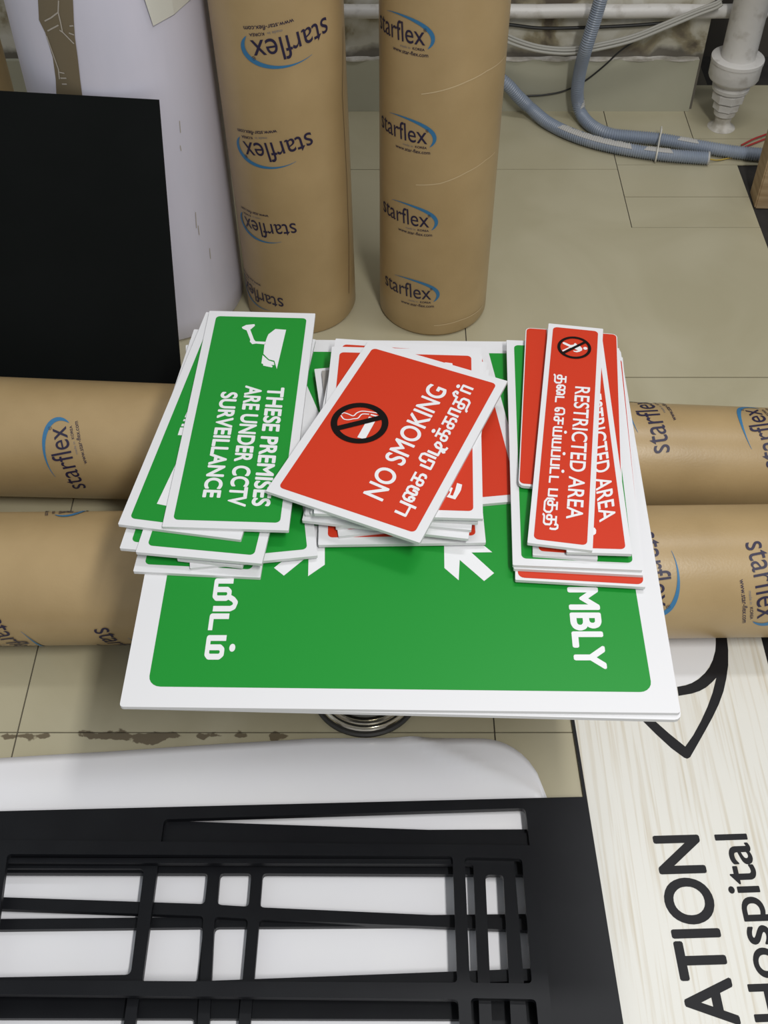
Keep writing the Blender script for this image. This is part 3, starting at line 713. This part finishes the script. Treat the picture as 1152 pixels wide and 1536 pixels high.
px_poly('person_symbol', [k8(*p) for p in ((527, 278), (545, 276), (625, 312), (662, 308), (670, 292), (690, 290), (700, 305), (740, 325), (768, 355), (765, 378), (735, 395), (700, 402), (665, 395), (655, 380), (690, 385), (715, 378), (650, 350), (620, 345), (530, 392), (518, 378), (610, 335), (527, 295))], zt, M['ink'], s.o, lift=0.0005)
d8 = P(*k8(806, 353), zt); r8 = (P(*k8(832, 353), zt)-d8).length
v, f = disc(d8.x, d8.y, r8); link('person_symbol', [(p[0], p[1], zt+0.0005) for p in v], f, M['ink'], s.o)

# ---------------------------------------------------------------- pale wood-look sign on the floor
ZH = 0.006
el, er = P(857, 1078, ZH), P(930, 1536, ZH); dv = (el-er).normalized(); 
farl = er+dv*((1.048-er.y)/dv.y); nearl = er-dv*0.30; rt = Vector((dv.y, -dv.x))*0.62
hs = prism('sign_board', [tuple(nearl), tuple(nearl+rt), tuple(farl+Vector((0.62, 0))), tuple(farl)], 0.0, ZH, [M['wood'], M['signblack']])
tag(hs, 'pale wood-look sign with black lettering and emblem lying at the lower right', 'sign')
link('edge_trim', [(p.x, p.y, ZH+0.0003) for p in (nearl, nearl+rt*0.007, farl+rt*0.007, farl)], [(0, 1, 2, 3)], M['signblack'], hs)
k6 = crop(840, 940, 312/804)
words('ATION', ZH, k6(694, 1542), k6(529, 804), k6(508, 1548), M['signblack'], hs, bold=0.026)
words('Hospital', ZH, k6(892, 1525), k6(718, 800), k6(758, 1530), M['signblack'], hs, ref='l', bold=0.014)
px_poly('emblem_fill', [k6(*p) for p in ((240, 0), (600, 0), (602, 80), (590, 130), (560, 180), (510, 218), (453, 233), (240, 240))], ZH, M['ink'], hs, lift=0.0003)
px_poly('emblem', [k6(*p) for p in ((600, 0), (640, 0), (645, 43), (650, 90), (650, 150), (643, 200), (632, 250), (614, 300), (590, 350), (560, 405), (530, 458), (503, 505), (492, 511), (480, 507), (430, 470), (370, 415), (310, 355), (358, 357), (420, 412), (484, 464), (515, 420), (545, 365), (570, 310), (590, 255), (604, 198), (588, 215), (565, 235), (540, 249), (510, 259), (458, 268), (453, 233), (485, 227), (510, 218), (535, 203), (560, 180), (577, 158), (590, 130), (600, 95), (602, 60))], ZH, M['signblack'], hs)
px_poly('emblem', [k6(*p) for p in ((760, 0), (830, -10), (830, 230), (815, 190), (800, 130), (778, 45))], ZH, M['signblack'], hs)

# ---------------------------------------------------------------- white liner sheet under the cut-out frames
NX, NY = 120, 70
right = [(822, 1200), (815, 1170), (803, 1140), (790, 1118), (775, 1109), (750, 1103), (720, 1100)]
V = []
def far_y(x):
    """far edge of the sheet"""
    base = 0.821+0.033*max(-0.6, min(1, (x+0.56)/0.456))
    k = max(0.0, (x-0.140)/0.094); return base-0.11*(1-math.sqrt(max(0.0, 1-min(1, k)**2.2)))
X0, X1, Y0 = -1.0, 0.2335, -0.05
for j in range(NY+1):
    for i in range(NX+1):
        x = X0+(X1-X0)*i/NX; fy = far_y(x); q = j/NY; y = Y0+(fy-Y0)*q
        d = fy-y                                              # distance from far edge
        z = 0.002+0.007*math.exp(-((d-0.050)/0.040)**2)
        # a soft diagonal fold near the right corner
        A, B = Vector((0.02, 0.865)), Vector((0.20, 0.765)); dd = (B-A).normalized(); rel = Vector((x, y))-A
        s_ = rel.cross(dd); al = rel.dot(dd)
        z += 0.007*math.exp(-(s_/0.010)**2)*(1/(1+math.exp(-al/0.02)))
        z += 0.0006*math.sin(x*23+y*9)*math.exp(-(d/0.12)**2)
        if y < 0.745: z = min(z, 0.0035)
        V.append((x, y, z))
Fc = [(j*(NX+1)+i, j*(NX+1)+i+1, (j+1)*(NX+1)+i+1, (j+1)*(NX+1)+i) for j in range(NY) for i in range(NX)]
sh = link('liner_sheet', V, Fc, M['liner'], smooth=True); tag(sh, 'large sheet of glossy white paper under the black frames', 'paper')
md = sh.modifiers.new('thickness', 'SOLIDIFY'); md.thickness = 0.0006; md.offset = 0

# ---------------------------------------------------------------- black cut-out frames
def rpoly(quad, z, r=0.006, n=4):
    """pixel quad -> plane polygon with rounded corners"""
    c = [P(*p, z) for p in quad]; out = []
    for i in range(4):
        p, a, b = c[i], c[i-1], c[(i+1) % 4]; da, db = (a-p).normalized(), (b-p).normalized()
        rr = min(r, (a-p).length*0.45, (b-p).length*0.45)
        for k in range(n+1):
            t = k/n; out.append(tuple((p+da*rr)*(1-t)**2+p*2*t*(1-t)+(p+db*rr)*t*t))
    return out
def frame(label, z0, z1, outer, holes, r=0.006):
    v, f = curve_fill([tuple(P(*p, z1)) for p in outer], [rpoly(h, z1, r) for h in holes], z1-z0, (z0+z1)/2)
    o = link('cutout_frame', v, f, M['blackframe']); tag(o, label, 'frame'); return o
z = [0.0042, 0.0122, 0.0212, 0.0302, 0.0392, 0.0482]
frame('black cut-out frame, lowest of the frame pile, with the level middle bar', z[0], z[1],
      [(-300, 1249), (793, 1244), (822, 1640), (-420, 1640)],
      [[(-280, 1282), (789, 1282), (796, 1371), (-290, 1381)], [(-290, 1398), (305, 1391), (296, 1473), (-295, 1475)], [(322, 1391), (799, 1388), (806, 1459), (314, 1474)],
       [(-300, 1527), (292, 1528), (284, 1630), (-310, 1630)], [(311, 1528), (700, 1529), (706, 1630), (303, 1630)]])
frame('black cut-out frame in the pile whose middle bar slants down towards the right', z[1], z[2],
      [(-300, 1212), (796, 1250), (826, 1640), (-420, 1640)],
      [[(-280, 1309), (312, 1310), (307, 1356), (-285, 1336)], [(330, 1310), (377, 1310), (373, 1360), (326, 1357)], [(394, 1310), (789, 1312), (797, 1379), (390, 1361)],
       [(-290, 1353), (305, 1374), (293, 1600), (-300, 1600)], [(322, 1375), (372, 1378), (352, 1600), (311, 1600)], [(389, 1379), (799, 1396), (815, 1600), (370, 1600)]])
frame('widest black cut-out frame, its broad solid right side reaching the wood-look sign', z[2], z[3],
      [(-420, 1227), (879, 1195), (953, 1650), (-520, 1650)],
      [[(246, 1229), (788, 1212), (816, 1452), (213, 1475)], [(-290, 1302), (216, 1303), (196, 1462), (-300, 1472)], [(209, 1492), (820, 1470), (842, 1630), (190, 1630)], [(-300, 1492), (192, 1492), (172, 1630), (-320, 1630)]], r=0.007)
frame('second frame from the top of the pile, with two narrow upright bars at right', z[3], z[4],
      [(-380, 1285), (771, 1289), (800, 1650), (-450, 1650)],
      [[(-340, 1293), (710, 1296), (722, 1600), (-400, 1600)], [(728, 1312), (755, 1312), (770, 1600), (741, 1600)]])
frame('topmost black cut-out frame of the pile, with rounded openings', z[4], z[5],
      [(-380, 1256), (803, 1268), (840, 1650), (-450, 1650)],
      [[(11, 1281), (679, 1284), (686, 1474), (-14, 1470)], [(697, 1286), (783, 1288), (798, 1475), (705, 1474)], [(-30, 1491), (687, 1499), (696, 1630), (-60, 1630)], [(706, 1497), (804, 1499), (816, 1630), (712, 1630)], [(-360, 1281), (-12, 1281), (-38, 1470), (-370, 1470)]])

# ---------------------------------------------------------------- pipes, hoses, cables at the back wall
k7 = crop(760, 0, 392/1152)
# white waste pipe in the niche
PX, PYY = P(1081.6, 190)[0], P(1081.6, 190)[1]
pp = empty('waste_pipe', (PX, PYY, 0)); tag(pp, 'white upright waste pipe with stepped collar in the far right corner', 'pipe')
def lq(name, prof, m): v, f = lathe(prof, (PX, PYY, 0), 40); return link(name, v, f, m, pp, smooth=True, sharp=35)
def lq8(name, prof, m): v, f = lathe(prof, (PX, PYY, 0), 8); return link(name, v, f, m, pp)
lq('mortar_foot', [(0.034, 0), (0.024, 0.006), (0.019, 0.015), (0.021, 0.036)], M['mortar'])
lq('lower_ring', [(0.019, 0.034), (0.026, 0.036), (0.027, 0.048), (0.022, 0.051)], M['pvc'])
lq8('threaded_nut', [(0.024, 0.050), (0.033, 0.053), (0.033, 0.068), (0.028, 0.072)], M['pvc'])
lq8('reducer_nut', [(0.030, 0.071), (0.040, 0.076), (0.041, 0.094), (0.036, 0.098)], M['pvc'])
lq('collar', [(0.036, 0.097), (0.044, 0.102), (0.045, 0.110), (0.040, 0.115), (0.044, 0.120), (0.057, 0.130), (0.060, 0.136), (0.0605, 0.172), (0.062, 0.173), (0.062, 0.181), (0.058, 0.183), (0.044, 0.183)], M['pvc'])
lq('pipe_body', [(0.0405, 0.180), (0.0405, 0.33), (0.0415, 0.332), (0.0415, 0.40), (0.0405, 0.402), (0.0405, 1.2)], M['pvc'])
# horizontal conduit pipe on the wall
def horiz(name, y, z, r, x0, x1, m, sag=0.0):
    pts = [(x0+(x1-x0)*i/24, y, z-sag*math.sin(math.pi*i/24)+0.0008*math.sin(i*1.7)) for i in range(25)]
    v, f = sweep(pts, r, 16); return link(name, v, f, m, smooth=True, sharp=50)
zc = PY(900, 17, YW-0.025).z
o = horiz('wall_conduit', YW-0.024, zc, 0.016, -0.4, 0.90, M['pvc']); tag(o, 'white painted pipe running level along the back wall', 'pipe')
def corr(name, pts, r, label, cat='conduit', pitch=0.0054):
    path = smooth_path(pts, pitch/4); rad = [r*(1.0 if (i % 4) in (0, 1) else 0.85) for i in range(len(path))]
    v, f = sweep(path, r, 18, True, rad); o = link(name, v, f, M['hose'], smooth=False)
    for p in o.data.polygons: p.use_smooth = True
    tag(o, label, cat); return o, path
def fp(cx, cy, z=0.016): p = P(*k7(cx, cy), z); return (p.x, p.y, z)
def wp(cx, cy, y): p = PY(*k7(cx, cy), y); return tuple(p)
r_ = 0.0158
h1, path1 = corr('flexible_conduit', [wp(425, -40, YW-0.106), wp(402, 40, YW-0.106), wp(378, 120, YW-0.106), wp(350, 210, YW-0.103), wp(326, 300, YW-0.075), wp(312, 390, YW-0.06), wp(314, 450, YW-0.052),
     fp(330, 505, 0.022), fp(375, 555, 0.0168), fp(450, 590, 0.0168), fp(560, 603, 0.0168), fp(680, 615, 0.0168), fp(850, 645, 0.0168), fp(990, 668, 0.0168), fp(1110, 680, 0.0168), fp(1240, 690, 0.0168)], r_,
     'blue-grey corrugated conduit coming down the back wall and bending right along the floor')
h2, path2 = corr('flexible_conduit', [wp(-140, 230, YW-0.04), wp(-70, 310, YW-0.04), wp(5, 375, YW-0.045), wp(50, 425, YW-0.045), wp(105, 477, YW-0.046), fp(180, 540, 0.0168), fp(280, 590, 0.0168), fp(400, 630, 0.0168), fp(540, 660, 0.0168), fp(700, 683, 0.0168), fp(885, 697, 0.0168)], r_,
     'blue-grey corrugated conduit lying on the floor with white paint splashes and an open cut end')
# paint splashes: partial sleeves on the top of the lower conduit
def splash(path, i0, i1, parent, a0, a1):
    V, Fc = [], []; m = 8
    for i in range(i0, i1):
        d = (path[i+1]-path[i-1]).normalized(); side = d.cross(Vector((0, 0, 1))).normalized(); up = side.cross(d)
        w1 = 0.5+0.5*math.sin(i*0.31)+0.3*math.sin(i*0.9); e = min(1, (i-i0)/6, (i1-1-i)/6)
        for k in range(m+1):
            t = math.radians(a0+(a1-a0)*k/m*max(0.1, e)*(0.75+0.25*w1)); rr = r_*(1.0 if (i % 4) in (0, 1) else 0.925)+0.0006
            V.append(path[i]+(side*math.cos(t)+up*math.sin(t))*rr)
    n = i1-i0
    for j in range(n-1):
        for k in range(m): Fc.append((j*(m+1)+k, j*(m+1)+k+1, (j+1)*(m+1)+k+1, (j+1)*(m+1)+k))
    link('paint_splash', V, Fc, M['hose_paint'], parent, smooth=True)
n2 = len(path2); splash(path2, int(n2*0.46), int(n2*0.74), h2, 40, 110); splash(path2, int(n2*0.78), int(n2*0.88), h2, 50, 120)
n1 = len(path1); splash(path1, int(n1*0.70), int(n1*0.76), h1, 50, 110); splash(path1, int(n1*0.34), int(n1*0.38), h1, 60, 140)
# pale cut lip on the open end
e = path2[-1]; d = (path2[-1]-path2[-3]).normalized(); v, f = sweep([e, e+d*0.004], r_*0.99, 18); link('cut_lip', v, f, M['hose_paint'], h2)
# nylon tie round both conduits
c0 = Vector(fp(668, 630, 0.0168)); A = Vector(fp(676, 596, 0.0168)); B = Vector(fp(662, 678, 0.0168))
mid = (A+B)/2; dy = (A-B).normalized(); hw = (A-B).length/2; pts = []
for i in range(49):
    t = 2*math.pi*i/48; rr = 0.0195
    off = dy*(hw*(1 if math.cos(t) > 0 else -1)*min(1, abs(math.cos(t))*4)+rr*math.cos(t)*0.98); pts.append(mid+off+Vector((0, 0, max(-0.0158, rr*math.sin(t)))))
v, f = sweep(pts, 0.0022, 6); o = link('cable_tie', v, f, M['tie']); tag(o, 'pale nylon tie strapped round the two corrugated conduits', 'cable tie')
v, f = sweep([mid+Vector((0, -0.002, 0.019)), mid+Vector((0.004, 0.012, 0.034))], 0.0016, 6); link('tie_tail', v, f, M['tie'], o)
# cables
def cable(pts, r, m, label, group=None, name='cable'):
    v, f = sweep(smooth_path(pts, 0.012), r, 8); o = link(name, v, f, m, smooth=True, sharp=60); tag(o, label, 'cable', group); return o
yc = YW-0.055
for k, dyc in enumerate((0, 11, 25)):
    cable([wp(-60, 120+dyc*1.6, yc-k*0.007), wp(40, 170+dyc*1.2, yc-k*0.007), wp(150, 203+dyc, yc-k*0.007), wp(280, 212+dyc, yc-k*0.007), wp(420, 190+dyc, yc-k*0.007), wp(560, 155+dyc, yc-k*0.007), wp(700, 100+dyc, yc-k*0.007),
           wp(840, 42+dyc, yc-k*0.007), wp(930, 8+dyc, yc-k*0.007), wp(965, -20+dyc, yc-k*0.007)], 0.0036, M['cable_grey'],
          ['uppermost of three grey cables sagging along the back wall', 'middle of three grey cables sagging along the back wall', 'lowest of three grey cables sagging along the back wall'][k], 'grey cables on the back wall')
cable([wp(-60, 100, YW-0.012), wp(40, 112, YW-0.012), wp(150, 124, YW-0.012), wp(330, 122, YW-0.012), wp(520, 114, YW-0.012), wp(660, 104, YW-0.012), wp(705, 98, YW-0.014), wp(800, 60, YW-0.046), wp(900, 20, YW-0.047), wp(960, -12, YW-0.047)], 0.0042, M['cable_black'],
      'thick black cable running level on the back wall below the white pipe')
cable([wp(50, 432, YW-0.018), wp(90, 423, YW-0.018), wp(160, 419, YW-0.018), wp(250, 402, YW-0.018), wp(340, 360, YW-0.018), wp(430, 290, YW-0.018), wp(500, 225, YW-0.02), wp(590, 165, YW-0.022), wp(670, 118, YW-0.030)], 0.0022, M['cable_black'],
      'thin black cable crossing the skirting tile diagonally')
cable([fp(1035, 640, 0.004), fp(1090, 612, 0.006), fp(1150, 590, 0.006), fp(1200, 570, 0.006)], 0.0022, M['cable_red'], 'red wire on the floor just above the end of the conduit', 'red wires by the conduit', 'wire')
cable([fp(1050, 648, 0.004), fp(1100, 628, 0.004), fp(1160, 604, 0.004), fp(1210, 580, 0.004)], 0.0022, M['cable_red'], 'second red wire on the floor, nearer the conduit', 'red wires by the conduit', 'wire')
cable([fp(887, 700, 0.012), fp(930, 706, 0.004), fp(985, 696, 0.003), fp(1010, 694, 0.003)], 0.0018, M['cable_yellow'], 'yellow wire poking out of the open conduit end', None, 'wire')

# ---------------------------------------------------------------- wooden block at the right edge
bm = bmesh.new(); bmesh.ops.create_cube(bm, size=1)
bmesh.ops.scale(bm, vec=(0.36, 0.066, 0.172), verts=bm.verts); bmesh.ops.bevel(bm, geom=bm.edges[:], offset=0.003, segments=2, affect='EDGES')
me = bpy.data.meshes.new('wooden_block'); bm.to_mesh(me); bm.free(); me.materials.append(M['crate'])
wbk = bpy.data.objects.new('wooden_block', me); COL.objects.link(wbk); q0 = P(1121, 290)
wbk.location = (q0.x+0.186, q0.y-0.034, 0.082); wbk.rotation_euler = (0, 0, math.radians(-3))
tag(wbk, 'raw wooden block standing at the right edge of the picture beside the conduit', 'block')
